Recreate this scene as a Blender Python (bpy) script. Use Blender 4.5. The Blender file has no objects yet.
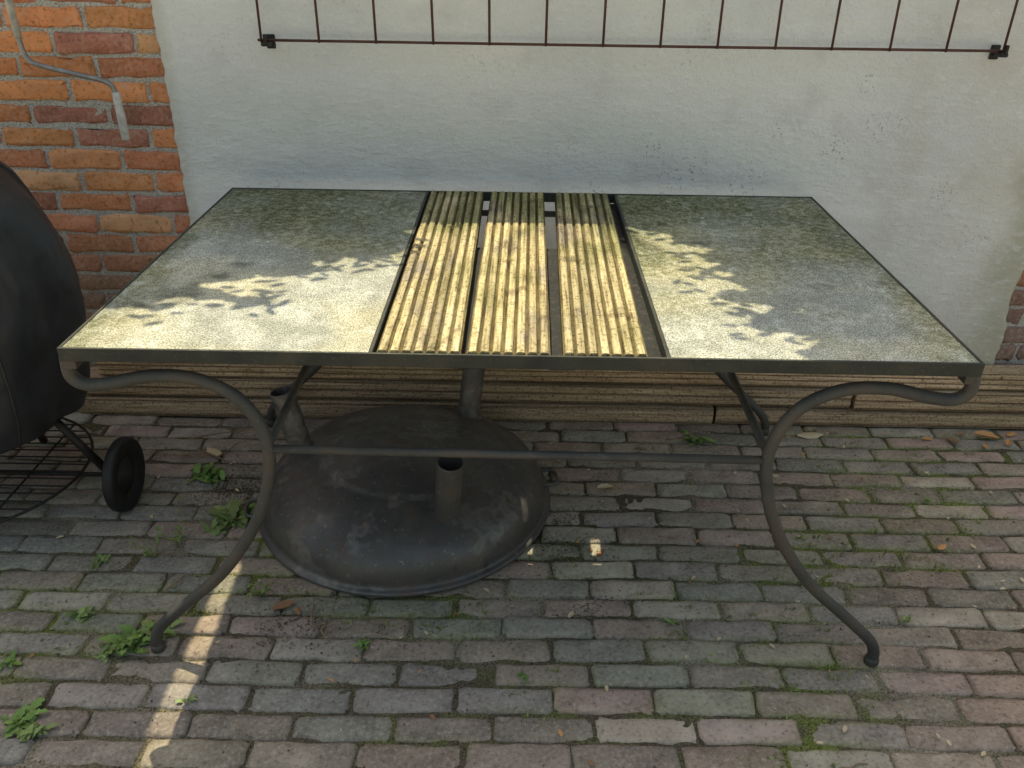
import bpy, math, random
import numpy as np
from mathutils import Vector, Matrix, noise as mnoise
random.seed(7); rng=np.random.default_rng(7)
scene=bpy.context.scene
col=scene.collection

# ------------------------------------------------------------------ helpers
def fb(x,y,z,o=3):
    s=0;a=1;t=0
    for _ in range(o):
        s+=a*mnoise.noise(Vector((x,y,z)));t+=a;a*=.55;x*=2.1;y*=2.1;z=z*2.1+3.7
    return s/t*1.6          # about -1..1
def ss(a,b,x):
    t=max(0.,min(1.,(x-a)/(b-a))); return t*t*(3-2*t)
def lerp(c,d,t): return [c[i]*(1-t)+d[i]*t for i in range(3)]
class M:
    """tiny node-material builder"""
    def __init__(s,name):
        s.m=bpy.data.materials.new(name); s.m.use_nodes=True
        s.nt=s.m.node_tree; s.nt.nodes.clear()
        s.out=s.nt.nodes.new('ShaderNodeOutputMaterial')
        s.b=s.nt.nodes.new('ShaderNodeBsdfPrincipled')
        s.nt.links.new(s.b.outputs[0],s.out.inputs[0])
        s.tc=s.nt.nodes.new('ShaderNodeTexCoord').outputs['Object']
    def put(s,sock,v):
        if isinstance(v,bpy.types.NodeSocket): s.nt.links.new(v,sock)
        elif isinstance(v,(tuple,list)):
            sock.default_value=tuple(v)+(1,) if (len(v)==3 and sock.type=='RGBA') else tuple(v)
        else: sock.default_value=v
    def mapv(s,scale=(1,1,1),loc=(0,0,0),rot=(0,0,0),vec=None):
        n=s.nt.nodes.new('ShaderNodeMapping'); s.put(n.inputs[0],vec or s.tc)
        n.inputs['Scale'].default_value=scale; n.inputs['Location'].default_value=loc; n.inputs['Rotation'].default_value=rot
        return n.outputs[0]
    def noise(s,scale,detail=2,rough=.55,vec=None):
        n=s.nt.nodes.new('ShaderNodeTexNoise'); s.put(n.inputs['Vector'],vec or s.tc)
        n.inputs['Scale'].default_value=scale;n.inputs['Detail'].default_value=detail
        n.inputs['Roughness'].default_value=rough
        return n.outputs[0]
    def ramp(s,f,stops):
        n=s.nt.nodes.new('ShaderNodeValToRGB'); s.put(n.inputs[0],f)
        e=n.color_ramp.elements
        while len(e)<len(stops): e.new(.5)
        for k,(p,c) in enumerate(stops):
            e[k].position=p; e[k].color=(c,c,c,1) if isinstance(c,(int,float)) else tuple(c)+(1,)
        return n.outputs[0]
    def mix(s,f,a,b,mode='MIX'):
        n=s.nt.nodes.new('ShaderNodeMix'); n.data_type='RGBA'; n.blend_type=mode
        s.put(n.inputs[0],f); s.put(n.inputs[6],a); s.put(n.inputs[7],b); return n.outputs[2]
    def math(s,op,a,b=0.0,clamp=False):
        n=s.nt.nodes.new('ShaderNodeMath'); n.operation=op; n.use_clamp=clamp
        s.put(n.inputs[0],a); s.put(n.inputs[1],b); return n.outputs[0]
    def attr(s,name,out='Color'):
        n=s.nt.nodes.new('ShaderNodeAttribute'); n.attribute_name=name; return n.outputs[out]
    def bump(s,h,strength=.3,dist=.005):
        n=s.nt.nodes.new('ShaderNodeBump'); s.put(n.inputs['Height'],h)
        n.inputs['Strength'].default_value=strength; n.inputs['Distance'].default_value=dist
        return n.outputs[0]
    def done(s,color,rough=.8,metal=0.,normal=None,spec=None):
        s.put(s.b.inputs['Base Color'],color); s.put(s.b.inputs['Roughness'],rough); s.put(s.b.inputs['Metallic'],metal)
        if normal is not None: s.put(s.b.inputs['Normal'],normal)
        if spec is not None: s.b.inputs['Specular IOR Level'].default_value=spec
        return s.m

def mesh_obj(name,verts,faces,mat=None,smooth=False,parent=None):
    me=bpy.data.meshes.new(name); me.from_pydata([tuple(v) for v in verts],[],[tuple(f) for f in faces]); me.update()
    if smooth: me.polygons.foreach_set('use_smooth',[True]*len(me.polygons))
    o=bpy.data.objects.new(name,me); col.objects.link(o)
    if mat: me.materials.append(mat)
    if parent: par(o,parent)
    return o
def par(o,e):
    o.parent=e; o.matrix_parent_inverse=Matrix.Translation(-e.location)
def empty(name,loc=(0,0,0)):
    e=bpy.data.objects.new(name,None); e.location=loc; e.empty_display_size=.1; col.objects.link(e); return e
def merge(parts):
    V=[];F=[]
    for v,f in parts:
        n=len(V); V+=list(v); F+=[tuple(i+n for i in q) for q in f]
    return V,F
def box(x0,x1,y0,y1,z0,z1,b=.0015):
    """bevelled box"""
    import bmesh
    bm=bmesh.new(); bmesh.ops.create_cube(bm,size=1)
    bmesh.ops.scale(bm,vec=(x1-x0,y1-y0,z1-z0),verts=bm.verts)
    bmesh.ops.translate(bm,vec=((x0+x1)/2,(y0+y1)/2,(z0+z1)/2),verts=bm.verts)
    if b>0: bmesh.ops.bevel(bm,geom=list(bm.edges),offset=b,segments=2,affect='EDGES',profile=.5)
    bm.verts.index_update(); V=[v.co.copy() for v in bm.verts]; F=[[v.index for v in f.verts] for f in bm.faces]
    bm.free(); return V,F
def catmull(P,n=8):
    P=[Vector(p) for p in P]; Q=[P[0]*2-P[1]]+P+[P[-1]*2-P[-2]]; R=[]
    for i in range(1,len(Q)-2):
        a,b,c,d=Q[i-1:i+3]
        for k in range(n):
            t=k/n
            R.append(.5*((2*b)+(c-a)*t+(2*a-5*b+4*c-d)*t*t+(-a+3*b-3*c+d)*t**3))
    R.append(P[-1]); return R
def sweep(P,r,seg=12,closed=False):
    P=[Vector(p) for p in P]; n=len(P); V=[];F=[]
    up=None
    for i,p in enumerate(P):
        if closed: t=(P[(i+1)%n]-P[i-1]).normalized()
        else: t=(P[min(i+1,n-1)]-P[max(i-1,0)]).normalized()
        if up is None: up=t.orthogonal().normalized()
        up=(up-t*up.dot(t)).normalized(); s=t.cross(up)
        rr=r(i/(n-1)) if callable(r) else r
        for k in range(seg):
            a=2*math.pi*k/seg; V.append(p+(up*math.cos(a)+s*math.sin(a))*rr)
    m=n if closed else n-1
    for i in range(m):
        for k in range(seg):
            F.append((i*seg+k,i*seg+(k+1)%seg,((i+1)%n)*seg+(k+1)%seg,((i+1)%n)*seg+k))
    if not closed:
        F.append(tuple(range(seg))[::-1]); F.append(tuple((n-1)*seg+k for k in range(seg)))
    return V,F
def lathe(prof,seg=96,mtx=Matrix(),fn=None):
    V=[];F=[]
    for i,(r,z) in enumerate(prof):
        for k in range(seg):
            a=2*math.pi*k/seg
            v=Vector((r*math.cos(a),r*math.sin(a),z))
            if fn: v=fn(v,a,r,z)
            V.append(mtx@v)
    for i in range(len(prof)-1):
        for k in range(seg):
            F.append((i*seg+k,i*seg+(k+1)%seg,(i+1)*seg+(k+1)%seg,(i+1)*seg+k))
    return V,F
def fix_normals(o):
    import bmesh
    bm=bmesh.new(); bm.from_mesh(o.data); bmesh.ops.recalc_face_normals(bm,faces=bm.faces); bm.to_mesh(o.data); bm.free()
def set_col(o,cols,alpha=None):
    a=o.data.color_attributes.new('Col','FLOAT_COLOR','POINT')
    c=np.ones((len(o.data.vertices),4),dtype=np.float32); c[:,:3]=cols
    if alpha is not None: c[:,3]=alpha
    a.data.foreach_set('color',c.ravel())

# ------------------------------------------------------------------ materials
def mat_block(name,bumpd=.002,light=.25,sc=120):
    """burnt clay: per-block tint and moss come with the mesh, grain from noise"""
    m=M(name); c=m.attr('Col'); n=m.noise(sc,3,.7)
    c=m.mix(m.ramp(n,[(.52,0),(.72,light)]),c,(.56,.52,.45))
    c=m.mix(m.ramp(n,[(.28,.65),(.45,0)]),c,(.065,.056,.044))
    return m.done(c,.92,0,m.bump(n,.9,bumpd),.2)
mPaver=mat_block('paver_clay',.0028,.45,110)
mBrick=mat_block('brick_clay',.003,.45,90)
def mat_grain(name,bumpd=.006,dark=(.35,.35,.35),lite=(1.7,1.65,1.6),sc=220):
    m=M(name); c=m.attr('Col'); f=m.noise(sc,2,.7)
    c=m.mix(1.0,c,m.ramp(f,[(.32,dark),(.5,(1,1,1)),(.72,lite)]),'MULTIPLY')
    return m.done(c,.95,0,m.bump(f,1,bumpd),.1)
mJoint=mat_grain('joint_sand_moss')
def mat_flat(name,a,b,sc):
    m=M(name); n=m.noise(sc,1); return m.done(m.ramp(n,[(.35,a),(.65,b)]),.95)
mBounceGravel=mat_flat('pale_bounce_gravel',(.38,.35,.30),(.55,.52,.46),30)  # unseen ground, made pale so it bounces sunlight onto the wall
def mat_mortar():
    m=M('mortar'); f=m.noise(200,2,.7)
    c=m.ramp(f,[(.32,(.25,.24,.22)),(.5,(.52,.50,.46)),(.7,(.68,.66,.62))])
    return m.done(c,.95,0,m.bump(f,.8,.004),.1)
mMortar=mat_mortar()
def mat_plaster():
    m=M('stucco'); c=m.attr('Col'); al=m.attr('Col','Alpha')
    fine=m.noise(150,2,.7); tro=m.noise(28,2,.65,m.mapv((1,1,2.0),rot=(0,.5,0)))
    c=m.mix(m.ramp(tro,[(.54,0),(.70,.35)]),c,(.87,.88,.89))
    c=m.mix(m.ramp(fine,[(.3,.38),(.43,0)]),c,(.52,.52,.52))
    sp=m.ramp(m.noise(125,1,.6,m.mapv(loc=(1,4,2))),[(.62,0),(.68,1)])
    c=m.mix(m.math('MULTIPLY',sp,al),c,(.17,.175,.14))
    return m.done(c,.93,0,m.bump(m.math('ADD',tro,m.math('MULTIPLY',fine,.4)),.55,.007),.15)
mPlaster=mat_plaster()
def mat_panel():
    m=M('weathered_stone_panel'); c0=m.attr('Col'); al=m.attr('Col','Alpha')
    sp=m.noise(330,2,.75); sp2=m.noise(70,3,.75)
    c=m.mix(1.0,c0,m.ramp(sp,[(.33,(.36,.36,.35)),(.5,(1,1,1)),(.67,(1.9,1.87,1.8))]),'MULTIPLY')
    c=m.mix(m.math('MULTIPLY',m.ramp(sp2,[(.42,1),(.60,0)]),al),c,m.mix(1.0,c,(.40,.42,.28),'MULTIPLY'))
    return m.done(c,.92,0,m.bump(sp,.6,.0018),.10)
mPanel=mat_panel()
def mat_wood(name,base,dark,light,axis,contr=.7):
    m=M(name); sc={'x':(.9,24,24),'y':(24,.9,24)}[axis]
    g=m.noise(7,3,.75,m.mapv(sc)); f=m.noise(140,2,.75)
    c=m.ramp(g,[(.30,dark),(.48,base),(.70,light)])
    c=m.mix(m.ramp(f,[(.34,.8),(.47,0)]),c,m.mix(1.0,c,(.25,.22,.17),'MULTIPLY'))
    c=m.mix(1.0,c,m.attr('Col'),'MULTIPLY')
    return m.done(c,.9,0,m.bump(g,contr,.003),.12)
mDeck=mat_wood('algae_decking',(.48,.405,.235),(.18,.14,.085),(.66,.59,.40),'y')
mPlank=mat_wood('weathered_plank',(.52,.395,.28),(.25,.18,.125),(.68,.56,.42),'x',.5)
def mat_steel(name,c0,c1,rough=.5,metal=.55,rust=.25):
    m=M(name); n=m.noise(9,2,.65); f=m.noise(110,2,.7)
    c=m.ramp(n,[(.3,c0),(.7,c1)])
    c=m.mix(m.ramp(f,[(.55,0),(.75,.35)]),c,(.19,.19,.175))
    c=m.mix(m.math('MULTIPLY',m.ramp(n,[(.52,0),(.6,1)]),rust),c,(.12,.065,.035))
    return m.done(c,m.ramp(f,[(.3,rough-.08),(.7,rough+.2)]),metal)
mSteel=mat_steel('grey_steel_tube',(.052,.052,.050),(.098,.095,.087),.58,.2,.22)
mFrame=mat_steel('dark_steel_frame',(.022,.024,.022),(.055,.058,.045),.6,.15,.1)
mRebar=mat_steel('rusty_rod',(.085,.035,.028),(.13,.055,.042),.6,.2,.4)
mBlack=mat_steel('black_bracket',(.008,.008,.009),(.015,.015,.016),.55,.1,0)
def mat_bowl():
    m=M('bowl_steel'); n=m.noise(5,3,.7); f=m.noise(90,2,.75); s=m.noise(17,3,.7)
    c=m.ramp(n,[(.3,(.080,.079,.081)),(.55,(.118,.112,.108)),(.75,(.17,.145,.125))])
    c=m.mix(m.ramp(s,[(.56,0),(.69,.5)]),c,(.15,.092,.060))
    c=m.mix(m.ramp(f,[(.62,0),(.76,.5)]),c,(.40,.37,.33))
    c=m.mix(m.ramp(m.noise(7,3,.75,m.mapv(loc=(3,1,2))),[(.56,0),(.62,.35),(.68,0.1)]),c,(.30,.29,.27))   # dried water marks
    c=m.mix(m.ramp(s,[(.28,.5),(.38,0)]),c,(.036,.034,.033))
    return m.done(c,m.ramp(s,[(.35,.36),(.65,.62)]),.4,m.bump(m.math('ADD',n,m.math('MULTIPLY',f,.15)),.2,.005))
mBowl=mat_bowl()
def mat_simple(name,c,rough,metal=0.,var=.3,sc=20,bump=.0):
    m=M(name); n=m.noise(sc,2,.6)
    cc=m.mix(m.ramp(n,[(.3,0),(.7,1)]),tuple(x*(1-var) for x in c),tuple(min(1,x*(1+var)) for x in c))
    return m.done(cc,rough,metal,m.bump(n,bump,.01) if bump else None)
mCover=mat_simple('black_vinyl',(.028,.031,.036),.40,0,.25,14,.35)
mRubber=mat_simple('black_rubber',(.014,.014,.015),.6,0,.3,60)
mWire=mat_simple('dark_wire',(.030,.027,.025),.5,.4,.3,60)
mGripW=mat_simple('worn_white_grip',(.58,.58,.55),.5,0,.25,40)
mRodG=mat_simple('grey_rod',(.30,.30,.30),.4,.5,.25,40)
_m=M('leaf_tinted'); mLeafA=_m.done(_m.attr('Col'),.6,0,None,.35)

# ------------------------------------------------------------------ block layer
def blocks(name,items,mat,mode,e=.005,amp=.0012,nx=8,ny=5,tint=None):
    """items: (cx,cy,cz,L,W,H,rot,tiltu,tiltv,(r,g,b))"""
    U,Vv=nx+1,ny+1
    Vs=[];Cs=[];F0=[]
    idx=lambda i,j:i*Vv+j
    for i in range(nx):
        for j in range(ny): F0.append((idx(i,j),idx(i+1,j),idx(i+1,j+1),idx(i,j+1)))
    ring=[idx(i,0) for i in range(U)]+[idx(nx,j) for j in range(1,Vv)]+[idx(i,ny) for i in range(nx-1,-1,-1)]+[idx(0,j) for j in range(ny-1,0,-1)]
    base=U*Vv
    for k in range(len(ring)):
        k2=(k+1)%len(ring); F0.append((ring[k2],ring[k],base+k,base+k2))
    nv=base+len(ring)
    edgef=np.zeros((U,Vv)); edgef[0,:]=edgef[-1,:]=1; edgef[:,0]=edgef[:,-1]=1
    edgef[1,1:-1]=edgef[-2,1:-1]=.45; edgef[1:-1,1]=edgef[1:-1,-2]=.45
    ef=np.concatenate([edgef.ravel(),np.ones(len(ring))])
    F0=np.array(F0)
    for it in items:
        cx,cy,cz,L,W,H,rot,tu,tv,c=it
        u=np.concatenate([[0,e],np.linspace(e*3,L-e*3,nx-3),[L-e,L]])-L/2
        v=np.concatenate([[0,e],np.linspace(e*2.5,W-e*2.5,ny-3),[W-e,W]])-W/2
        A,B=np.meshgrid(u,v,indexing='ij'); Z=np.zeros_like(A)
        Z[0,:]=Z[-1,:]=-e*.9; Z[:,0]=Z[:,-1]=-e*.9
        for a_,b_ in ((0,0),(0,-1),(-1,0),(-1,-1)):
            A[a_,b_]*=1-e*.9/(L/2); B[a_,b_]*=1-e*.9/(W/2); Z[a_,b_]=-e*1.3
        Z[1,1:-1]-=e*.22;Z[-2,1:-1]-=e*.22;Z[1:-1,1]-=e*.22;Z[1:-1,-2]-=e*.22
        A+=rng.normal(0,amp,A.shape); B+=rng.normal(0,amp,A.shape); Z+=rng.normal(0,amp*.5,A.shape)
        if rng.random()<.45:
            a_,b_=[(0,0),(0,-1),(-1,0),(-1,-1)][rng.integers(4)]
            s=rng.uniform(.004,.015); A[a_,b_]-=np.sign(A[a_,b_])*s; B[a_,b_]-=np.sign(B[a_,b_])*s*.7; Z[a_,b_]-=s*.4
        Z=Z+A*tu+B*tv
        P=np.stack([A.ravel(),B.ravel(),Z.ravel()],1)
        R=P[ring].copy(); R[:,2]=-H
        P=np.vstack([P,R])
        cr,sr=math.cos(rot),math.sin(rot)
        x=P[:,0]*cr-P[:,1]*sr; y=P[:,0]*sr+P[:,1]*cr; w=P[:,2]
        Q=np.stack([x+cx,y+cy,w+cz],1) if mode=='floor' else np.stack([x+cx,-w+cy,y+cz],1)
        C=np.tile(np.array(c)*rng.uniform(.96,1.04,(1,3)),(nv,1))*rng.uniform(.84,1.16,(nv,1))
        if tint: C=tint(Q,C,ef)
        Vs.append(Q); Cs.append(C)
    n=len(items)
    V=np.vstack(Vs); F=(F0[None]+ (np.arange(n)*nv)[:,None,None]).reshape(-1,4)
    me=bpy.data.meshes.new(name)
    me.vertices.add(len(V)); me.vertices.foreach_set('co',V.astype(np.float32).ravel())
    me.loops.add(F.size); me.loops.foreach_set('vertex_index',F.astype(np.int32).ravel())
    me.polygons.add(len(F)); me.polygons.foreach_set('loop_start',np.arange(0,F.size,4,dtype=np.int32))
    me.polygons.foreach_set('loop_total',np.full(len(F),4,dtype=np.int32))
    me.update(calc_edges=True); me.validate()
    me.polygons.foreach_set('use_smooth',[True]*len(me.polygons))
    o=bpy.data.objects.new(name,me); col.objects.link(o); me.materials.append(mat)
    set_col(o,np.vstack(Cs))
    return o

# ------------------------------------------------------------------ ground & paving
def grid(name,x0,x1,y0,y1,nx,ny,zf,mat):
    V=[(x0+(x1-x0)*i/nx,y0+(y1-y0)*j/ny,0) for i in range(nx+1) for j in range(ny+1)]
    V=[(x,y,zf(x,y)) for x,y,_ in V]
    F=[(i*(ny+1)+j,(i+1)*(ny+1)+j,(i+1)*(ny+1)+j+1,i*(ny+1)+j+1) for i in range(nx) for j in range(ny)]
    return mesh_obj(name,V,F,mat,True)
ground=mesh_obj('ground',[(-150,-150,-.022),(150,-150,-.022),(150,150,-.022),(-150,150,-.022)],[(0,1,2,3)],mBounceGravel)
def und(x,y): return .0045*mnoise.noise(Vector((x*1.3,y*1.3,0)))*2
pal=[((.320,.262,.208),6),((.340,.262,.212),5),((.315,.280,.235),4),((.395,.338,.270),3),((.290,.262,.205),3),((.370,.285,.235),2),((.272,.225,.182),3)]
plist=[c for c,w in pal for _ in range(w)]
def mossamt(x,y): return ss(-.05,.55,fb(x*1.4+5,y*1.8,2,3))
def ptint(Q,C,ef):
    for i in range(len(Q)):
        x,y=Q[i,0],Q[i,1]
        m=mossamt(x,y); k=fb(x*22,y*22,7,2)
        a=min(.85,m*(.14+.55*ef[i])*(1 if k>-.1 else .4)+.26*ef[i])
        d=(.205,.21,.085) if m>.25 else (.19,.165,.125)
        C[i]=lerp(C[i],d,a)
        C[i]*= 1+.26*k
    return C
items=[];y=1.09;row=0
while y>-1.6:
    w=.0615+random.uniform(-.002,.002); off=(row%2)*.105+random.uniform(-.022,.022)
    x=-2.6+off-.1
    while x<2.6:
        L=.200+random.uniform(-.007,.006)
        c=random.choice(plist)
        cx=x+L/2; cy=y-w/2+.005*math.sin(cx*1.7+row*.05)
        k=.97+.3*mnoise.noise(Vector((cx*1.1,cy*1.1,3)))
        g=random.uniform(.86,1.16)*k
        wr=max(-1,min(1,cx*.9)); c=(c[0]*(1+.04*wr),c[1],c[2]*(1-.03*wr))
        items.append((cx,cy,und(cx,cy)+random.gauss(0,.0017),L,w,.03,random.gauss(0,.009),random.gauss(0,.009),random.gauss(0,.018),tuple(v*g for v in c)))
        x+=L+random.uniform(.003,.009)
    y-=w+random.uniform(.0040,.009); row+=1
paving=blocks('brick_paving',items,mPaver,'floor',e=.0058,amp=.0019,tint=ptint)
joint=grid('joint_moss',-2.75,2.75,-1.65,1.12,400,230,lambda x,y:und(x,y)-.0055+.0050*mnoise.noise(Vector((x*11,y*11,1)))+.002*mnoise.noise(Vector((x*60,y*60,1))),mJoint)
C=[]
for v in joint.data.vertices:
    x,y,_=v.co; m=mossamt(x,y); k=ss(-.4,.4,fb(x*14,y*14,4,2))
    c=lerp((.12,.10,.072),(.33,.285,.22),ss(-.1,.7,fb(x*3,y*3,11,2)))
    C.append(lerp(c,(.18,.21,.055),min(1,(.15+.9*m)*k)))
set_col(joint,np.array(C)); par(joint,paving)

# ------------------------------------------------------------------ walls
WZ=1.66
def brickpatch(name,x0,x1,seedoff,dark):
    e=empty(name,((x0+x1)/2,1.2,0))
    it=[];z=.006;r=0
    while z<WZ-.06:
        h=.0515; off=(r%2)*.11+random.uniform(-.01,.01); x=x0+off-.22
        while x<x1:
            L=.205+random.uniform(-.008,.005); a=max(x,x0);b=min(x+L,x1)
            if b-a>.03:
                t=random.random(); zz=z
                if t<.5: c=(.76,.32,.14)
                elif t<.72: c=(.64,.25,.13)
                elif t<.86: c=(.78,.43,.22)
                else: c=(.45,.19,.13)
                low=max(0,min(1,(.60-zz)/.25))*dark
                d=(.28,.185,.15)
                c=tuple(c[i]*(1-low)+d[i]*low for i in range(3)); g=random.uniform(.8,1.15)
                it.append(((a+b)/2,1.119+random.gauss(0,.0016),z+h/2,b-a,h+random.uniform(-.003,.003),.03,random.gauss(0,.008),random.gauss(0,.006),random.gauss(0,.02),tuple(v*g for v in c)))
            x+=L+.012
        z+=h+.0115; r+=1
    o=blocks(name+'_bricks',it,mBrick,'wall',e=.004,amp=.0023); fix_normals(o); par(o,e)
    V,F=box(x0-.01,x1+.01,1.1240,1.33,-.05,WZ,0)
    mo=mesh_obj('mortar_bed',V,F,mMortar,False,e)
    V,F=box(x0-.02,x1+.02,1.08,1.36,WZ+.002,WZ+.05,.006); mesh_obj('coping',V,F,mMortar,False,e)
    return e
brickpatch('brick_wall',-3.1,-.935,0,.9)
brickpatch('brick_wall',1.47,3.2,5,1.0)

pl=empty('plaster_wall',(.27,1.1,0))
nx,nz=360,220
X0,X1=-.978,1.512
V=[];F=[];C=[];Al=[]
def edgeL(z): return X0+.010*mnoise.noise(Vector((0,0,z*9)))+.006*mnoise.noise(Vector((0,3,z*38)))
def edgeR(z): return X1+.018*mnoise.noise(Vector((4,0,z*6)))+.010*mnoise.noise(Vector((7,3,z*30)))
def scol(x,z):
    b=fb(x*1.5,0,z*1.5,2); c=lerp((.735,.75,.77),(.81,.82,.82),ss(-.5,.5,b))
    k=fb(x*7,3,z*7,3); c=lerp(c,(.65,.66,.67),.5*ss(.1,.7,k))
    k2=fb(x*3,9,z*14,2); c=lerp(c,(.86,.86,.86),.5*ss(.2,.7,k2))
    c=lerp(c,(.47,.46,.33),.75*ss(.40,.20,z+.12*k))
    c=lerp(c,(.66,.62,.55),.55*ss(.85,1.5,x+.25*k))
    c=lerp(c,(.46,.45,.34),.7*ss(1.36,1.49,x+.05*k)+.4*ss(-.93,-.97,x))
    return c
for i in range(nx+1):
    for j in range(nz+1):
        z=-.02+(WZ+.02)*j/nz; a,b=edgeL(z),edgeR(z); t=i/nx; x=a+(b-a)*t
        d=.004*mnoise.noise(Vector((x*3,0,z*3)))+.0014*mnoise.noise(Vector((x*14,0,z*18)))
        ed=min(t,1-t)*(b-a); roll=.007*math.exp(-(ed/.006)**2)
        V.append((x,1.100+d+roll,z)); C.append(scol(x,z))
        cl=0
        for (px,pz,r) in ((.45,.76,.14),(.36,.85,.06),(.62,.74,.09),(.93,1.03,.04),(1.0,.90,.08),(.88,.86,.07),(1.2,.72,.08),(.72,.90,.06),(1.35,.60,.08),(.20,.72,.05)):
            cl=max(cl,1-math.hypot(x-px,z-pz)/r)
        Al.append(.65*ss(-.1,1.1,cl+.5*fb(x*12,1,z*12,2)) if cl>0 else .22*ss(.1,.7,fb(x*5,1,z*5,2)))
for i in range(nx):
    for j in range(nz):
        F.append((i*(nz+1)+j,(i+1)*(nz+1)+j,(i+1)*(nz+1)+j+1,i*(nz+1)+j+1))
n0=len(V)
for fn,dx in ((edgeL,.001),(edgeR,-.001)):
    for j in range(nz+1):
        z=-.02+(WZ+.02)*j/nz; V.append((fn(z)+dx,1.1255,z)); C.append([.5,.48,.44]);Al.append(0)
for j in range(nz):
    F.append((n0+j,j,j+1,n0+j+1)); q=nx*(nz+1); F.append((q+j,n0+nz+1+j,n0+nz+2+j,q+j+1))
o=mesh_obj('stucco_coat',V,F,mPlaster,True,pl); set_col(o,np.array(C),np.array(Al))
V,F=box(-.92,1.455,1.128,1.33,-.05,WZ-.002,0); mesh_obj('wall_core',V,F,mMortar,False,pl)
V,F=box(-.913,1.448,1.075,1.365,WZ+.003,WZ+.052,.006); mesh_obj('coping',V,F,mMortar,False,pl)

# ------------------------------------------------------------------ trellis
tr=empty('wall_trellis',(.28,1.055,1.12))
parts=[]
TX0,TX1,TZ=-.683,1.241,1.124
for k in range(14):
    x=TX0+(TX1-TX0)*k/13
    w=random.uniform(-.003,.003)
    parts.append(sweep([(x+w,1.049,TZ-.004),(x,1.0485,TZ+.18),(x-w,1.049,TZ+.36),(x,1.049,WZ-.03)],.0034,8))
for z in (TZ,TZ+.30,WZ-.04):
    parts.append(sweep([(TX0-.012,1.056,z),(.3,1.0555,z-.001),(TX1+.012,1.056,z)],.0036,8))
V,F=merge(parts); mesh_obj('rods',V,F,mRebar,True,tr)
for x in (TX0+.010,TX1+.004):
    V,F=merge([box(x-.012,x+.008,1.040,1.062,TZ-.014,TZ-.003,.003),box(x-.007,x+.005,1.060,1.102,TZ-.016,TZ-.006,.002),box(x-.004,x+.004,1.038,1.048,TZ-.008,TZ+.016,.002),
               box(x-.012,x+.012,1.094,1.104,TZ-.026,TZ+.010,.003)])
    mesh_obj('bracket',V,F,mBlack,False,tr)

# ------------------------------------------------------------------ planks at the foot of the wall
st=empty('plank_stack',(.4,1.05,0))
def grooved(x0,x1,yf,yb,z0,z1,ng,depth,tint):
    prof=[];n=ng*8
    for i in range(n+1):
        t=i/n; z=z0+.003+(z1-z0-.006)*t; g=max(0,math.cos(t*ng*2*math.pi))**3
        prof.append((yf+depth*g,z,g))
    prof=[(yf+.004,z0,1)]+prof+[(yf+.004,z1,.3),(yb,z1,0),(yb,z0,1)]
    V=[];F=[];C=[];nx=120;m=len(prof)
    for i in range(nx+1):
        x=x0+(x1-x0)*i/nx
        wy=.004*mnoise.noise(Vector((x*.9,z0*20,0))); wz=.0025*mnoise.noise(Vector((x*1.1,z0*20,5)))
        for (yy,zz,g) in prof:
            V.append((x,yy+wy,zz+(wz if zz>z0+.01 else wz*.5)))
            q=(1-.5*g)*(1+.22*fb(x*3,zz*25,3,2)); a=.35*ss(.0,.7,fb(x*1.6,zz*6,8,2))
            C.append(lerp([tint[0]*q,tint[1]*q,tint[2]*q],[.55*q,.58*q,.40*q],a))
    for i in range(nx):
        for k in range(m): F.append((i*m+k,i*m+(k+1)%m,(i+1)*m+(k+1)%m,(i+1)*m+k))
    F.append(tuple(range(m))); F.append(tuple(nx*m+k for k in range(m))[::-1])
    return V,F,C
for k,(x0,x1,yf,z0,z1,ng,tint) in enumerate([(-1.40,.62,1.000,.002,.060,1,(1.0,.97,.93)),(.632,2.6,1.010,.002,.058,1,(.95,.88,.82)),
        (-1.38,1.05,1.016,.066,.128,2,(1.0,.95,.9)),(1.06,2.65,1.008,.065,.127,2,(1.12,1.02,.92)),
        (-1.32,2.5,1.026,.134,.192,3,(1.3,1.2,1.08))]):
    V,F,C=grooved(x0,x1,yf,1.093,z0,z1,ng,.006,tint)
    o=mesh_obj('plank_%d'%k,V,F,mPlank,False,st); fix_normals(o); set_col(o,np.array(C))

# ------------------------------------------------------------------ table
tb=empty('garden_table',(0,.5,0))
T=.75
fr=[box(-.8,.8,0,.006,T-.026,T),box(-.8,.8,.99,.996,T-.026,T),box(-.8,-.794,.0065,.9895,T-.026,T),box(.794,.8,.0065,.9895,T-.026,T),
    box(-.262,-.255,.0065,.9895,T-.026,T-.001),box(.255,.262,.0065,.9895,T-.026,T-.001)]
V,F=merge(fr); mesh_obj('frame',V,F,mFrame,False,tb)
rails_stops=[box(-.2540,.2540,y,y+.035,T-.040,T-.033) for y in (.17,.60,.90)]
rails_stops+=[box(x-.022,x+.024,.008,.60,T-.0315,T-.0262) for x in (-.094,.074)]  # strips added under the slat gaps to block sun reaching the paving
rails_stops+=[box(-.2620,-.225,.020,.9895,T-.032,T-.027),box(.205,.2620,.020,.9895,T-.032,T-.027)]  # side ledges, right one widened to stop sun through its channel
V,F=merge(rails_stops); mesh_obj('slat_rails_sun_stops',V,F,mBlack,False,tb)
STAINS=[(-.69,.25,.07,.8),(-.635,.345,.04,.8),(-.60,.41,.03,.7),(-.74,.19,.045,.7),(-.66,.30,.03,.7),(.42,.60,.05,.5),(.62,.35,.07,.35),(.35,.75,.06,.5),(-.35,.62,.05,.3)]
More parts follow.
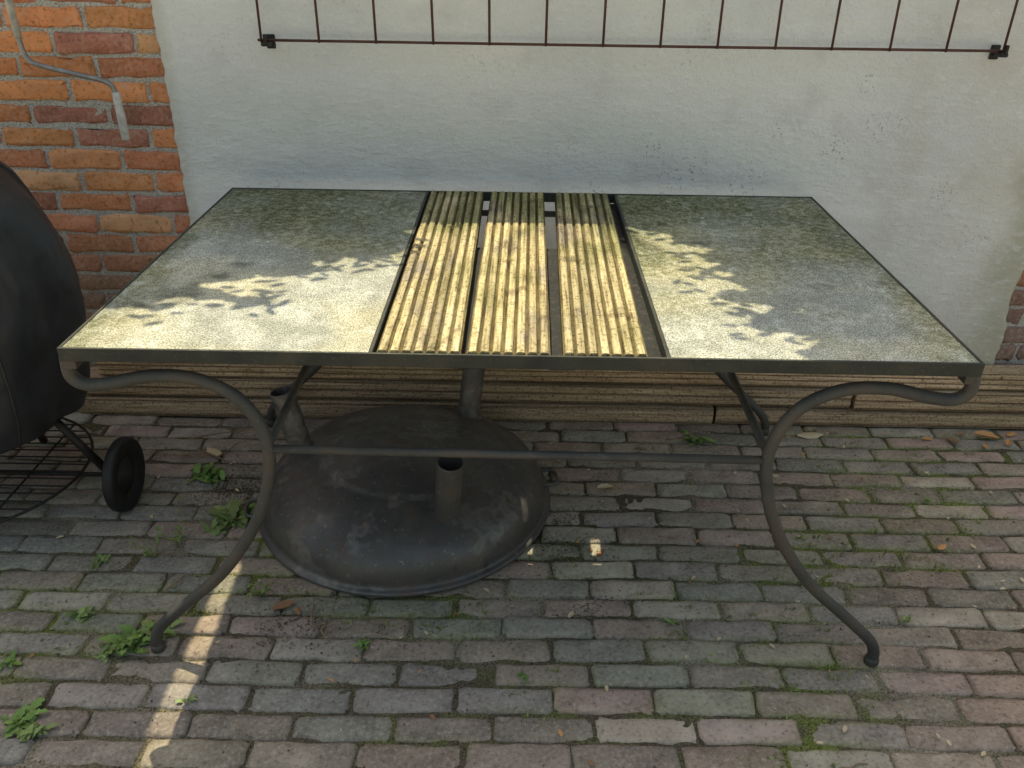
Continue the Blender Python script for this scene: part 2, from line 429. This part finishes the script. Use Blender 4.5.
def pcol(x,y):
    b=fb(x*2.4+(3 if x>0 else 0),y*2.4,1,3); k=fb(x*13,y*13,6,3); k2=fb(x*38,y*38,2,2)
    c=lerp((.355,.362,.335),(.495,.50,.465),ss(-.5,.5,k))
    a=ss(.15,.90,y*.75+.38*b+.18*k+(.12 if x>0 else .02))
    a=max(a,.65*ss(.10,.0,min(.8-abs(x),.99-y)+.03*k))
    c=lerp(c,(.180,.182,.095),.80*a)
    o=ss(-.2,.6,fb(x*4,y*4,14,2)+.5*(.40-y)); c=lerp(c,(.60,.53,.32),.38*o)
    c=lerp(c,(.64,.64,.59),.45*ss(.25,.7,k2+.5*k)*(1-.4*a))
    s=0
    for px,py,r,w in STAINS: s=max(s,w*(1-math.hypot(x-px,(y-py)*1.2)/r*.75))
    c=lerp(c,(.085,.087,.07),.7*ss(.15,.75,s+.35*k+.25*k2) if s>0 else 0)
    return c,min(1,.30+.70*a)
def slab(name,x0,x1):
    nx,ny=130,230;V=[];F=[];C=[];Al=[]
    ys0,ys1=.0065,.9893
    for i in range(nx+1):
        for j in range(ny+1):
            x=x0+(x1-x0)*i/nx;y=ys0+(ys1-ys0)*j/ny
            V.append((x,y,T-.0018+.0006*mnoise.noise(Vector((x*4,y*4,0)))))
            c,a=pcol(x,y);C.append(c);Al.append(a)
    for i in range(nx):
        for j in range(ny): F.append((i*(ny+1)+j,(i+1)*(ny+1)+j,(i+1)*(ny+1)+j+1,i*(ny+1)+j+1))
    b=box(x0,x1,ys0,ys1,T-.0255,T-.004,0)
    V,F=merge([(V,F),b]); C+=[[.3,.3,.28]]*len(b[0]);Al+=[0]*len(b[0])
    o=mesh_obj(name,V,F,mPanel,False,tb); set_col(o,np.array(C),np.array(Al))
slab('left_panel',-.7937,-.2623); slab('right_panel',.2623,.7937)
def deck(xf,xb,w,y0,y1,top,seed):
    prof=[];ng=7;n=ng*10
    for i in range(n+1):
        t=i/n
        ph=(t*ng)%1
        d=.0 if .22<ph<.78 else (1-min(ph,1-ph)/.22)
        d=min(1,d*1.7)
        prof.append((w*t,-.0060*d))
    prof=prof+[(w,-.029),(0,-.029)]
    V=[];F=[];ny=90;m=len(prof);C=[]
    for j in range(ny+1):
        t=j/ny; y=y0+(y1-y0)*t; x=xf+(xb-xf)*t; wz=.0012*mnoise.noise(Vector((seed,y*3,0)))
        for (u,z) in prof:
            V.append((x+u+.0007*mnoise.noise(Vector((u*40,y*9,seed))),y+(.0015*mnoise.noise(Vector((u*200,seed,0))) if j in (0,ny) else 0),top+z+wz+(.0010*mnoise.noise(Vector((u*90,y*14,seed))) if z>-.02 else 0)))
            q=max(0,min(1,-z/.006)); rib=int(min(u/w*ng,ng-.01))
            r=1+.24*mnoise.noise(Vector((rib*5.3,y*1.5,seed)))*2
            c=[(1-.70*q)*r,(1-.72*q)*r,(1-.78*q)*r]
            al=.85*ss(-.2,.6,fb((x+u)*6,y*5,seed+4,3)+1.0*(y-.50)); c=lerp(c,[c[0]*.45,c[1]*.52,c[2]*.40],al)
            gr=.85*ss(.0,.6,fb((x+u)*11,y*4,seed+9,3)); c=lerp(c,[c[0]*.52,c[1]*.53,c[2]*.76],gr)
            dk=.75*ss(.35,.7,fb((x+u)*18,y*16,seed+12,3)); c=lerp(c,[c[0]*.35,c[1]*.33,c[2]*.35],dk)
            C.append(c)
    for j in range(ny):
        for k in range(m): F.append((j*m+k,j*m+(k+1)%m,(j+1)*m+(k+1)%m,(j+1)*m+k))
    F.append(tuple(range(m))); F.append(tuple(ny*m+k for k in range(m)))
    return V,F,np.array(C)
for k,(xf,xb,w,tint) in enumerate([(-.248,-.250,.146,(1.0,.98,.95)),(-.092,-.084,.146,(1.03,1.0,.93)),(.076,.092,.146,(.93,.92,.88))]):
    V,F,C=deck(xf,xb,w,.008,.984,T+.004,k*3.1+1)
    o=mesh_obj('deck_board_%d'%k,V,F,mDeck,False,tb); fix_normals(o); set_col(o,C*np.array(tint)*1.12)
LP=[(.800,.728),(.806,.700),(.803,.676),(.780,.662),(.735,.666),(.660,.682),(.580,.677),(.510,.638),(.473,.565),(.474,.480),(.513,.361),(.595,.232),(.697,.131),(.758,.070),(.776,.034),(.777,.008)]
parts=[]
for sx in (-1,1):
    for y in (.03,.965):
        P=catmull([(sx*x,y,z) for x,z in LP],7); parts.append(sweep(P,.0122,16))
V,F=merge(parts); mesh_obj('curved_legs',V,F,mSteel,True,tb)
parts=[]
for sx in (-1,1):
    for y in (.03,.965): parts.append(lathe([(0,.018),(.013,.018),(.0150,.014),(.0155,.004),(.014,.0005),(0,.0005)],20,Matrix.Translation((sx*.777,y,0))))
V,F=merge(parts); mesh_obj('feet',V,F,mSteel,True,tb)
parts=[sweep([(-.4735,.030,.530),(.4735,.030,.524)],.0085,12)]
for sx in (-1,1):
    parts.append(sweep([(sx*.474,.031,.527),(sx*.474,.964,.527)],.0085,12))
V,F=merge(parts); mesh_obj('stretchers',V,F,mSteel,True,tb)
parts=[box(sx*.797-.014,sx*.797+.002 if sx>0 else sx*.797+.014,y-.014,y+.014,T-.050,T-.0265,.002) for sx in (-1,1) for y in (.03,.965)]
V,F=merge(parts); mesh_obj('corner_plates',V,F,mSteel,False,tb)

# ------------------------------------------------------------------ upturned fire bowl
BX,BY=-.303,.590
fb_=empty('fire_bowl',(BX,BY,0))
prof=[(.382,.002),(.390,.003),(.396,.009),(.394,.016),(.384,.020),(.380,.027),(.378,.044),(.370,.070),(.350,.097),(.316,.119),(.274,.137),(.232,.150),(.210,.1555),(.200,.161),(.190,.1645),(.150,.173),(.100,.181),(.050,.185),(.0005,.186)]
c=catmull([(r,0,z) for r,z in prof],3); P2=[(max(p.x,.0004),p.z) for p in c]
def dent(v,a,r,z): return v+Vector((0,0,.006*mnoise.noise(Vector((v.x*6,v.y*6,2)))*min(1,z/.05)))
V,F=lathe(P2,128,Matrix.Translation((BX,BY,0)),dent); o=mesh_obj('bowl_shell',V,F,mBowl,True,fb_); fix_normals(o)
for k,ang in enumerate((-63,57,171)):
    a=math.radians(ang); bx,by=BX+.285*math.cos(a),BY+.285*math.sin(a)
    if k==0: by+=.025
    ax=Vector((math.cos(a)*.20,math.sin(a)*.20,1)).normalized()
    q=ax.to_track_quat('Z','Y').to_matrix().to_4x4()
    mt=Matrix.Translation((bx,by,.095))@q
    pr=[(.0330,-.01),(.0320,.0),(.0318,.215),(.0312,.217),(.0285,.217),(.0280,.215),(.0280,.03),(.0,.028)]
    if k==1: pr=[(r,z+(.02 if z>.1 else 0)) for r,z in pr]
    V,F=lathe(pr,40,mt); o=mesh_obj('tube_leg_%d'%k,V,F,mBowl,True,fb_); fix_normals(o)
    V,F=lathe([(.033,.022),(.038,.026),(.0385,.031),(.034,.036)],32,mt); o=mesh_obj('weld_%d'%k,V,F,mBowl,True,fb_)
for ang in (12,192):
    a=math.radians(ang); c0=Vector((BX+.389*math.cos(a),BY+.389*math.sin(a),.022)); rad=Vector((math.cos(a),math.sin(a),0)); tan=Vector((-math.sin(a),math.cos(a),0))
    P=catmull([c0-tan*.035-rad*.012,c0-tan*.035+rad*.02,c0-tan*.02+rad*.036,c0+tan*.02+rad*.036,c0+tan*.035+rad*.02,c0+tan*.035-rad*.012],5)
    V,F=sweep(P,.0045,8); mesh_obj('handle',V,F,mBowl,True,fb_)

# ------------------------------------------------------------------ covered barbecue
CX,CY=-1.435,.56
bq=empty('covered_barbecue',(CX,CY,0))
cp=catmull([(.290,0,.290),(.315,0,.36),(.326,0,.47),(.326,0,.60),(.312,0,.72),(.282,0,.82),(.225,0,.895),(.150,0,.94),(.060,0,.955),(.0006,0,.958)],9)
def fold(v,a,r,z):
    low=max(0,min(1,(.85-z)/.5))
    f=1+.028*low*math.sin(a*7+2*mnoise.noise(Vector((math.cos(a)*2,math.sin(a)*2,z*2))))+.035*mnoise.noise(Vector((v.x*5,v.y*5,v.z*3.5)))+.034*mnoise.noise(Vector((v.x*14,v.y*14,v.z*6)))+.018*abs(mnoise.noise(Vector((v.x*22,v.y*22,v.z*12))))
    dz=.025*mnoise.noise(Vector((v.x*4,v.y*4,0)))*(1 if z<.4 else 0)*(1-(z-.3)/.1 if z<.4 else 0)
    return Vector((v.x*f,v.y*f,v.z+dz))
V,F=lathe([(p.x,p.z) for p in cp],200,Matrix.Translation((CX,CY,0)),fold)
o=mesh_obj('vinyl_cover',V,F,mCover,True,bq); fix_normals(o)
sol=o.modifiers.new('s','SOLIDIFY'); sol.thickness=.003; sol.offset=-1
for a0 in (-.62,.55,-1.9):
    P=[]
    for p in cp[:-4]:
        v=fold(Vector((p.x*math.cos(a0),p.x*math.sin(a0),p.z)),a0,p.x,p.z); P.append(Vector((CX,CY,0))+Vector((v.x*1.003,v.y*1.003,v.z)))
    V,F=sweep(P,.0035,6); mesh_obj('seam',V,F,mCover,True,bq)
V,F=lathe([(.0005,.20),(.1,.21),(.19,.25),(.25,.31),(.265,.38),(.26,.39),(.0005,.39)],48,Matrix.Translation((CX,CY,0))); o=mesh_obj('kettle',V,F,mRubber,True,bq); fix_normals(o)
parts=[]
WX=.390
for (ex,ey) in ((CX+WX-.035,CY-.02),(CX-WX+.035,CY-.02),(CX,CY+.28)):
    parts.append(sweep([(CX+(ex-CX)*.55,CY+(ey-CY)*.55,.33),(ex,ey,.10 if ey<CY+.1 else .005)],.011,10))
parts.append(sweep([(CX-WX,CY-.02,.10),(CX+WX+.01,CY-.02,.10)],.006,8))
V,F=merge(parts); mesh_obj('legs',V,F,mWire,True,bq)
parts=[]
zs=.115; P=[(CX+.285*math.cos(t),CY-.03+.285*math.sin(t),zs) for t in [2*math.pi*k/48 for k in range(48)]]
parts.append(sweep(P,.004,8,True))
for k in range(-8,9):
    xx=k*.033; L=math.sqrt(max(0,.283**2-xx**2)); parts.append(sweep([(CX-L,CY-.03+xx,zs),(CX,CY-.03+xx,zs-.001),(CX+L,CY-.03+xx,zs)],.0022,6))
for k in (-.15,0,.15):
    L=math.sqrt(.283**2-k*k); parts.append(sweep([(CX+k,CY-.03-L,zs-.005),(CX+k,CY-.03+L,zs-.005)],.003,6))
V,F=merge(parts); mesh_obj('wire_shelf',V,F,mWire,True,bq)
for sx in (-1,1):
    mt=Matrix.Translation((CX+sx*WX,CY-.02,.1015))@Matrix.Rotation(math.pi/2,4,'Y')
    V,F=lathe([(.052,-.007),(.072,-.008),(.078,-.013),(.090,-.016),(.098,-.012),(.1005,-.005),(.1005,.005),(.098,.012),(.090,.016),(.078,.013),(.072,.008),(.052,.007),(.052,-.007)],56,mt)
    o=mesh_obj('tyre',V,F,mRubber,True,bq); fix_normals(o)
    V,F=lathe([(.0005,-.017),(.016,-.017),(.020,-.010),(.054,-.004),(.054,.004),(.020,.010),(.016,.017),(.0005,.017)],32,mt); o=mesh_obj('hub',V,F,mRubber,True,bq); fix_normals(o)

# ------------------------------------------------------------------ awning crank
ck=empty('awning_crank',(-1.2,1.03,1.1))
V,F=merge([sweep([(-1.318,1.03,WZ-.02),(-1.312,1.03,1.4),(-1.309,1.03,1.125)],.0095,14)]); mesh_obj('upper_tube',V,F,mGripW,True,ck)
V,F=sweep(catmull([(-1.309,1.03,1.13),(-1.305,1.03,1.09),(-1.292,1.03,1.066),(-1.25,1.03,1.052),(-1.17,1.03,1.034),(-1.115,1.03,1.022),(-1.092,1.03,1.008),(-1.086,1.03,.985),(-1.085,1.03,.96)],6),.0068,12); mesh_obj('bent_rod',V,F,mRodG,True,ck)
V,F=lathe([(.0005,-.005),(.009,-.005),(.0105,0),(.0112,.05),(.0105,.115),(.009,.12),(.0005,.12)],20,Matrix.Translation((-1.083,1.03,.872))@Matrix.Rotation(-.015,4,'Y')); mesh_obj('hand_grip',V,F,mGripW,True,ck)
V,F=merge([box(-1.333,-1.303,1.02,1.125,WZ-.035,WZ-.020,.002),box(-1.335,-1.301,1.105,1.118,WZ-.07,WZ-.0,.003)]); mesh_obj('wall_hook',V,F,mRodG,False,ck)

# ------------------------------------------------------------------ weeds, litter
def blade(base,dirv,L,w,curl,R,tooth=0.,n=6,lift=.5):
    V=[];F=[]; d=Vector((math.cos(dirv),math.sin(dirv),0)); s=Vector((-d.y,d.x,0)); p=Vector(base); el=lift
    for i in range(n+1):
        t=i/n; ww=w*math.sin(math.pi*min(1,.12+t*.88))**.7*(1 if i<n else .05)
        if tooth and i%2: ww*=1-tooth
        V+= [p-s*ww+Vector((0,0,ww*.25)),p.copy(),p+s*ww+Vector((0,0,ww*.25))]
        p=p+(d*math.cos(el)+Vector((0,0,1))*math.sin(el))*(L/n); el-=curl/n
        p.z=max(p.z,.003)
    for i in range(n):
        a=i*3; F+=[(a,a+1,a+4,a+3),(a+1,a+2,a+5,a+4)]
    return V,F
def weed(name,x,y,size,n,c,tooth=.45,seed=0,wr=.16):
    R=random.Random(seed); parts=[];cols=[]
    for k in range(n):
        L=size*R.uniform(.4,1.1); V,F=blade((x+R.gauss(0,size*.25),y+R.gauss(0,size*.25),0),R.uniform(0,6.28),L,L*R.uniform(.8,1.3)*wr,R.uniform(.6,1.8),R,tooth,8,R.uniform(.2,1.1))
        parts.append((V,F)); g=R.uniform(.65,1.4); cols+= [[c[0]*g*R.uniform(.9,1.15),c[1]*g,c[2]*g]]*len(V)
    V,F=merge(parts); o=mesh_obj(name,V,F,mLeafA,True); set_col(o,np.array(cols)); return o
G1=(.15,.25,.06);G2=(.20,.27,.09)
for (x,y,s,n,t) in [(-.89,.675,.050,26,.4),(-.86,.66,.04,14,.3),(-.753,.480,.065,46,.4),(-.72,.50,.045,22,.4),(-.79,.44,.04,18,.3),(-.845,.04,.055,40,.5),(-.80,.07,.045,22,.4),(-.89,.01,.035,18,.4),(-.975,-.165,.050,32,.5),(-.94,-.19,.035,18,.4),
                    (-.985,.115,.04,24,.3),(.55,.905,.045,30,.3),(.53,.93,.035,14,.3),(.655,-.28,.03,12,.3),(.36,.14,.022,12,.3),(-.335,.055,.022,12,.2),(-.66,-.11,.018,8,.2),
                    (-.55,.33,.02,9,.2),(.02,-.03,.018,9,.2),(.42,.03,.02,10,.2),(-1.03,.30,.03,14,.3),(-1.08,-.02,.03,14,.3),(.75,.45,.02,10,.2),(1.15,.62,.02,10,.2),(.9,.15,.018,9,.2)]:
    weed('dandelion_weed',x,y,s,n,random.choice((G1,G2)),t,int(x*1000)+99,.20)
def spindly(x,y,h,seed):
    R=random.Random(seed);parts=[];cols=[]
    for k in range(4):
        a=R.uniform(0,6.28);P=[(x,y,0)]
        for i in range(1,6):
            P.append((x+math.cos(a)*h*.12*i*R.uniform(.7,1.2),y+math.sin(a)*h*.12*i,h*i/5*R.uniform(.8,1.05)*(1-.06*k)))
        v,f=sweep(catmull(P,3),.0010,5); parts.append((v,f)); cols+=[[.24,.22,.10]]*len(v)
        for p in P[1:]:
            b,ff=blade(p,R.uniform(0,6.28),R.uniform(.010,.022),.0035,1.2,R,0,5,R.uniform(0,.8)); parts.append((b,ff)); cols+=[[.18,.25,.07]]*len(b)
    V,F=merge(parts);o=mesh_obj('spindly_weed',V,F,mLeafA,True);set_col(o,np.array(cols))
spindly(-.865,.385,.10,3); spindly(-.90,.33,.07,4); spindly(-.60,.20,.04,9)
R=random.Random(5);parts=[];cols=[]
for k in range(1100):
    x=R.uniform(-1.4,1.5);y=R.choice((R.uniform(-.3,1.0),R.uniform(-.3,.5)))
    if mossamt(x,y)<.3 or ((x-BX)**2+(y-BY)**2)<.17: continue
    for _ in range(R.randint(2,7)):
        L=R.uniform(.004,.012);v,f=blade((x+R.uniform(-.014,.014),y+R.uniform(-.003,.003),-.006),R.uniform(0,6.28),L,L*.17,1.,R,0,4,R.uniform(.5,1.4));parts.append((v,f));g=R.uniform(.6,1.3);cols+=[[.20*g,.25*g,.07*g]]*len(v)
V,F=merge(parts);o=mesh_obj('grass_tufts',V,F,mLeafA,True);set_col(o,np.array(cols))
parts=[];cols=[]
def fleaf(x,y,L,a,c,z=.006,R=R):
    nx,ny=6,4;V=[];F=[];cu=R.uniform(-.5,.9)
    for i in range(nx+1):
        for j in range(ny+1):
            t=i/nx; s=(j/ny-.5)*2; w=.42*L*math.sin(math.pi*min(.97,.06+t*.92))**.8*(1-.15*(i%2))
            u=(t-.5)*L; v=s*w*.6
            V.append(Vector((x+u*math.cos(a)-v*math.sin(a),y+u*math.sin(a)+v*math.cos(a),z+abs(s)**1.5*w*.55*cu+.0015*R.random()+.35*L*cu*(t-.5)**2)))
    for i in range(nx):
        for j in range(ny):F.append((i*(ny+1)+j,(i+1)*(ny+1)+j,(i+1)*(ny+1)+j+1,i*(ny+1)+j+1))
    parts.append((V,F)); cols.extend([list(c)]*len(V))
BR=(.30,.165,.085);OR=(.60,.31,.12);TN=(.62,.50,.32)
for x,y,L,a,c in [(-.536,.165,.055,.5,BR),(-.50,.15,.03,2,BR),(.25,.648,.045,.2,TN),(.27,.655,.025,2,OR),(.215,.369,.035,1,BR),(.19,.38,.02,1,BR),(.92,.955,.085,.1,TN),(1.47,.955,.07,-.4,OR),(1.52,.92,.04,1,OR),(1.40,.97,.03,.3,BR),
                  (-.905,.80,.07,2.5,TN),(1.1,.42,.035,.6,OR),(1.28,.94,.035,0,OR),(.75,.72,.02,0,TN),(.13,.15,.025,1,TN),(.66,-.15,.02,1,TN),(1.35,.93,.045,2,BR),(1.56,.98,.04,.5,OR),(1.44,.90,.03,1.5,OR)]: fleaf(x,y,L,a,c)
for k in range(190):
    x=R.uniform(-1.3,1.7);y=R.uniform(-.3,.99)
    if (x-BX)**2+(y-BY)**2<.17: continue
    fleaf(x,y,R.uniform(.006,.020),R.uniform(0,6),R.choice((BR,OR,TN,TN)))
V,F=merge(parts);o=mesh_obj('fallen_leaves',V,F,mLeafA,True);set_col(o,np.array(cols))
V=[];F=[];cols=[]
def crumb(x,y,s,c):
    n=len(V)
    for d in ((1,0,0),(-1,0,0),(0,1,0),(0,-1,0),(0,0,1),(0,0,-1)):
        V.append(Vector((x,y,s*.4))+Vector(d)*s*R.uniform(.5,1.2)); cols.append(c)
    F.extend([tuple(n+i for i in f) for f in ((0,2,4),(2,1,4),(1,3,4),(3,0,4),(2,0,5),(1,2,5),(3,1,5),(0,3,5))])
for (x,y,sd,n) in [(.13,.43,.065,1100),(.17,.17,.045,600),(-.80,.62,.05,700),(-.50,.10,.05,250),(.1,.60,.06,350),(-.2,.12,.07,220),(.6,.2,.3,300),(-.7,.1,.25,350),(0,.3,.6,900)]:
    for k in range(n):
        xx,yy=R.gauss(x,sd),R.gauss(y,sd)
        if (xx-BX)**2+(yy-BY)**2<.158 or yy>.99: continue
        g=R.uniform(.35,1.7); crumb(xx,yy,R.uniform(.0008,.0036),[.14*g,.115*g,.085*g])
o=mesh_obj('soil_crumbs',V,F,mLeafA,False);set_col(o,np.array(cols))
parts=[]
for x,y,L,a in [(-.95,.80,.22,-.5),(-1.0,.86,.18,.4),(-.88,.76,.10,1.2),(-1.05,.78,.16,-.1),(-.47,.16,.09,-1.3),(-.44,.11,.06,-1.0),(.60,-.25,.08,.3),(-.82,.20,.07,1.1),(1.2,.8,.06,.4),(.45,.9,.07,.2)]:
    P=[(x+math.cos(a)*L*t+R.uniform(-.008,.008),y+math.sin(a)*L*t+R.uniform(-.008,.008),.004+R.uniform(0,.012)) for t in (0,.25,.5,.75,1)]
    parts.append(sweep(catmull(P,4),lambda t:.0022*(1-.6*t)+.0004,6))
mTwig=mat_simple('dry_twig',(.26,.18,.11),.85,0,.4,80)
V,F=merge(parts);mesh_obj('fallen_twigs',V,F,mTwig,True)

# ------------------------------------------------------------------ unseen tree, leaves placed and cut to shape the sun patches
S=Vector((-.18,.38,1.0)); s=S.normalized()
POLY=[(-.852,-.14),(-.852,.30),(-.847,.60),(-.815,.60),(-.805,.13),(-.76,.185),(-.70,.15),(-.60,.225),(-.52,.185),(-.45,.235),(-.50,.26),(-.60,.265),(-.66,.30),(-.52,.335),(-.44,.36),(-.40,.42),(-.30,.44),(-.25,.54),(-.24,.70),(-.10,.70),(-.02,.80),(.10,.74),(.23,.82),
      (.27,.70),(.36,.655),(.35,.60),(.43,.56),(.36,.515),(.45,.475),(.38,.43),(.365,.39),(.46,.35),(.385,.30),(.40,.26),(.50,.235),(.42,.17),(.43,.12),(.54,.10),(.47,.05),(.49,.01),(.56,-.03),(.45,-.14)]  # sun patch outline at tabletop height, kept clear of leaves
PP=np.array(POLY)
R=random.Random(21); HOLES=[]
while len(HOLES)<40:
    i=R.randrange(5,len(POLY)-2); a=PP[i];b=PP[i+1];t=R.random();p=a+(b-a)*t
    p=p+np.array([R.gauss(0,.035),R.gauss(0,.035)]); 
    if p[0]>-.74 and p[1]>0: HOLES.append((p[0],p[1],R.uniform(.007,.015)))
HOLES+=[(-.60,.30,.014),(-.47,.50,.010),(.56,.22,.014),(.60,.13,.012),(.52,.40,.013),(-.66,.22,.012)]
def inside(px,py):
    r=np.zeros(px.shape,bool); n=len(PP)
    for i in range(n):
        x1,y1=PP[i];x2,y2=PP[(i+1)%n]
        c=((y1>py)!=(y2>py))&(px<(x2-x1)*(py-y1)/(y2-y1+1e-12)+x1); r^=c
    for hx,hy,hr in HOLES: r|=((px-hx)/1.6)**2+(py-hy)**2<hr*hr
    return r
def edist(gx,gy):
    d=np.full(gx.shape,9.)
    for i in range(len(PP)):
        a=PP[i];b=PP[(i+1)%len(PP)];ab=b-a;t=np.clip(((gx-a[0])*ab[0]+(gy-a[1])*ab[1])/(ab@ab),0,1)
        d=np.minimum(d,np.hypot(gx-a[0]-t*ab[0],gy-a[1]-t*ab[1]))
    return d
tree=empty('unseen_shade_tree',(-2.2,5.2,0))
def leaves(nl,step,L,Wd,x0,x1,y0,y1,z0,z1,edge=None,keep=0.):
    gx,gy=np.meshgrid(np.arange(x0,x1,step),np.arange(y0,y1,step)); gx=gx.ravel();gy=gy.ravel()
    gx=np.tile(gx,nl);gy=np.tile(gy,nl);n=len(gx)
    gx=gx+rng.uniform(-.5,.5,n)*step;gy=gy+rng.uniform(-.5,.5,n)*step
    if edge is not None:
        k=edist(gx,gy)<edge*rng.uniform(.6,1.,n);gx=gx[k];gy=gy[k];n=len(gx)
    z=z0+(z1-z0)*rng.random(n)
    cx=gx+S.x*(z-.75);cy=gy+S.y*(z-.75)
    a=rng.uniform(0,2*np.pi,n) if edge is None else rng.normal(0,.6,n)
    if edge is not None and edge<.035: a=rng.normal(np.pi/2,.25,n)
    u=np.stack([np.cos(a),np.sin(a),rng.uniform(-.35,.35,n)],1); w=np.stack([-np.sin(a),np.cos(a),rng.uniform(-.4,.4,n)],1)
    sc=rng.uniform(.75,1.25,n)[:,None]
    C=np.stack([cx,cy,z],1)
    shp=[(-.5,0),(-.2,.42),(.2,.36),(.5,0),(.2,-.36),(-.2,-.42)]
    P=np.stack([C+u*sc*L*p+w*sc*Wd*q for p,q in shp],1)
    h=P[:,:,2]-.75; qx=P[:,:,0]-S.x*h; qy=P[:,:,1]-S.y*h
    bad=inside(qx.ravel(),qy.ravel()).reshape(n,6).any(1)|inside((qx.mean(1)),(qy.mean(1)))
    if keep: bad&=~((rng.random(n)<keep)&(qx.mean(1)>-.72)&(qy.mean(1)>.02))
    if edge is None: bad|=edist(qx.mean(1),qy.mean(1))<.10
    return P[~bad]
A=leaves(3,.075,.19,.115,-2.4,2.1,-.75,1.55,6.8,8.0)
B=leaves(5,.030,.075,.040,-1.15,.85,-.42,1.1,2.30,2.60,edge=.19)
C_=leaves(5,.018,.040,.018,-1.0,.7,-.3,.9,2.2,2.3,edge=.05,keep=.05)
D_=leaves(7,.010,.030,.009,-.90,-.80,-.2,.75,1.80,1.88,edge=.03)  # low leaf layer placed to sharpen the edge of the sun strip
P=np.vstack([A,B,C_,D_]);n=len(P)
V=P.reshape(-1,3);F=(np.arange(n)*6)[:,None]+np.array([[0,1,2,3,4,5]])
me=bpy.data.meshes.new('crown');me.vertices.add(len(V));me.vertices.foreach_set('co',V.astype(np.float32).ravel())
me.loops.add(F.size);me.loops.foreach_set('vertex_index',F.astype(np.int32).ravel());me.polygons.add(n)
me.polygons.foreach_set('loop_start',np.arange(0,F.size,6,dtype=np.int32));me.polygons.foreach_set('loop_total',np.full(n,6,dtype=np.int32))
me.update(calc_edges=True)
o=bpy.data.objects.new('crown',me);col.objects.link(o);me.materials.append(mLeafA);par(o,tree)
g=np.repeat(rng.uniform(.6,1.4,n),6)[:,None];set_col(o,np.array([[.075,.11,.035]])*g)
mBark=mat_simple('bark',(.10,.075,.055),.9,0,.4,30)
parts=[sweep(catmull([(-2.2,5.2,-.05),(-2.15,5.1,2.0),(-2.0,4.7,4.0),(-1.7,4.1,5.6)],6),lambda t:.20-.10*t,14)]
for e in [(-3.0,2.6,7.4),(-2.3,3.5,7.6),(-.9,3.1,7.5),(.3,3.1,7.4),(.9,2.4,7.5),(-.6,3.7,7.8),(-2.8,3.8,7.5)]:
    parts.append(sweep(catmull([(-1.75,4.2,5.3),((-1.75+e[0])/2,(4.2+e[1])/2+.15,(5.6+e[2])/2+.15),e],6),lambda t:.06*(1-t)+.01,8))
parts.append(sweep(catmull([(-2.05,4.8,3.6),(-1.9,3.4,3.2),(-1.6,1.8,2.65),(-1.30,1.0,2.42)],6),lambda t:.045*(1-t)+.006,8))
V,F=merge(parts);mesh_obj('trunk_and_limbs',V,F,mBark,True,tree)

# ------------------------------------------------------------------ light
w=bpy.data.worlds.new('World');scene.world=w;w.use_nodes=True;nt=w.node_tree
bg=nt.nodes['Background'];sk=nt.nodes.new('ShaderNodeTexSky');sk.sky_type='NISHITA';sk.sun_disc=False
el=math.asin(s.z);sk.sun_elevation=el;sk.sun_rotation=math.atan2(s.x,s.y)
sk.dust_density=6.0;sk.air_density=2.7;sk.ozone_density=2.2
nt.links.new(sk.outputs[0],bg.inputs[0]);bg.inputs[1].default_value=.15
L=bpy.data.lights.new('sun','SUN');L.energy=5;L.angle=math.radians(.4);L.color=(1,.89,.60)
lo=bpy.data.objects.new('sun',L);col.objects.link(lo);lo.rotation_euler=s.to_track_quat('Z','Y').to_euler();lo.location=(-2,4,8)

# ------------------------------------------------------------------ camera
yaw,pitch,roll=-.0066,.5047,.0141
f=Vector((math.sin(yaw)*math.cos(pitch),math.cos(yaw)*math.cos(pitch),-math.sin(pitch)))
r=Vector((math.cos(yaw),-math.sin(yaw),0));u=r.cross(f)
r2=r*math.cos(roll)+u*math.sin(roll);u2=-r*math.sin(roll)+u*math.cos(roll)
cam=bpy.data.cameras.new('camera');co=bpy.data.objects.new('camera',cam);col.objects.link(co)
mt=Matrix((( r2.x,u2.x,-f.x,-.0037),(r2.y,u2.y,-f.y,-1.2881),(r2.z,u2.z,-f.z,1.4063),(0,0,0,1)))
co.matrix_world=mt;cam.sensor_width=36;cam.lens=36*839.87/1024;cam.clip_start=.02;cam.clip_end=500
scene.camera=co
scene.view_settings.view_transform='Standard';scene.view_settings.look='None';scene.view_settings.exposure=0
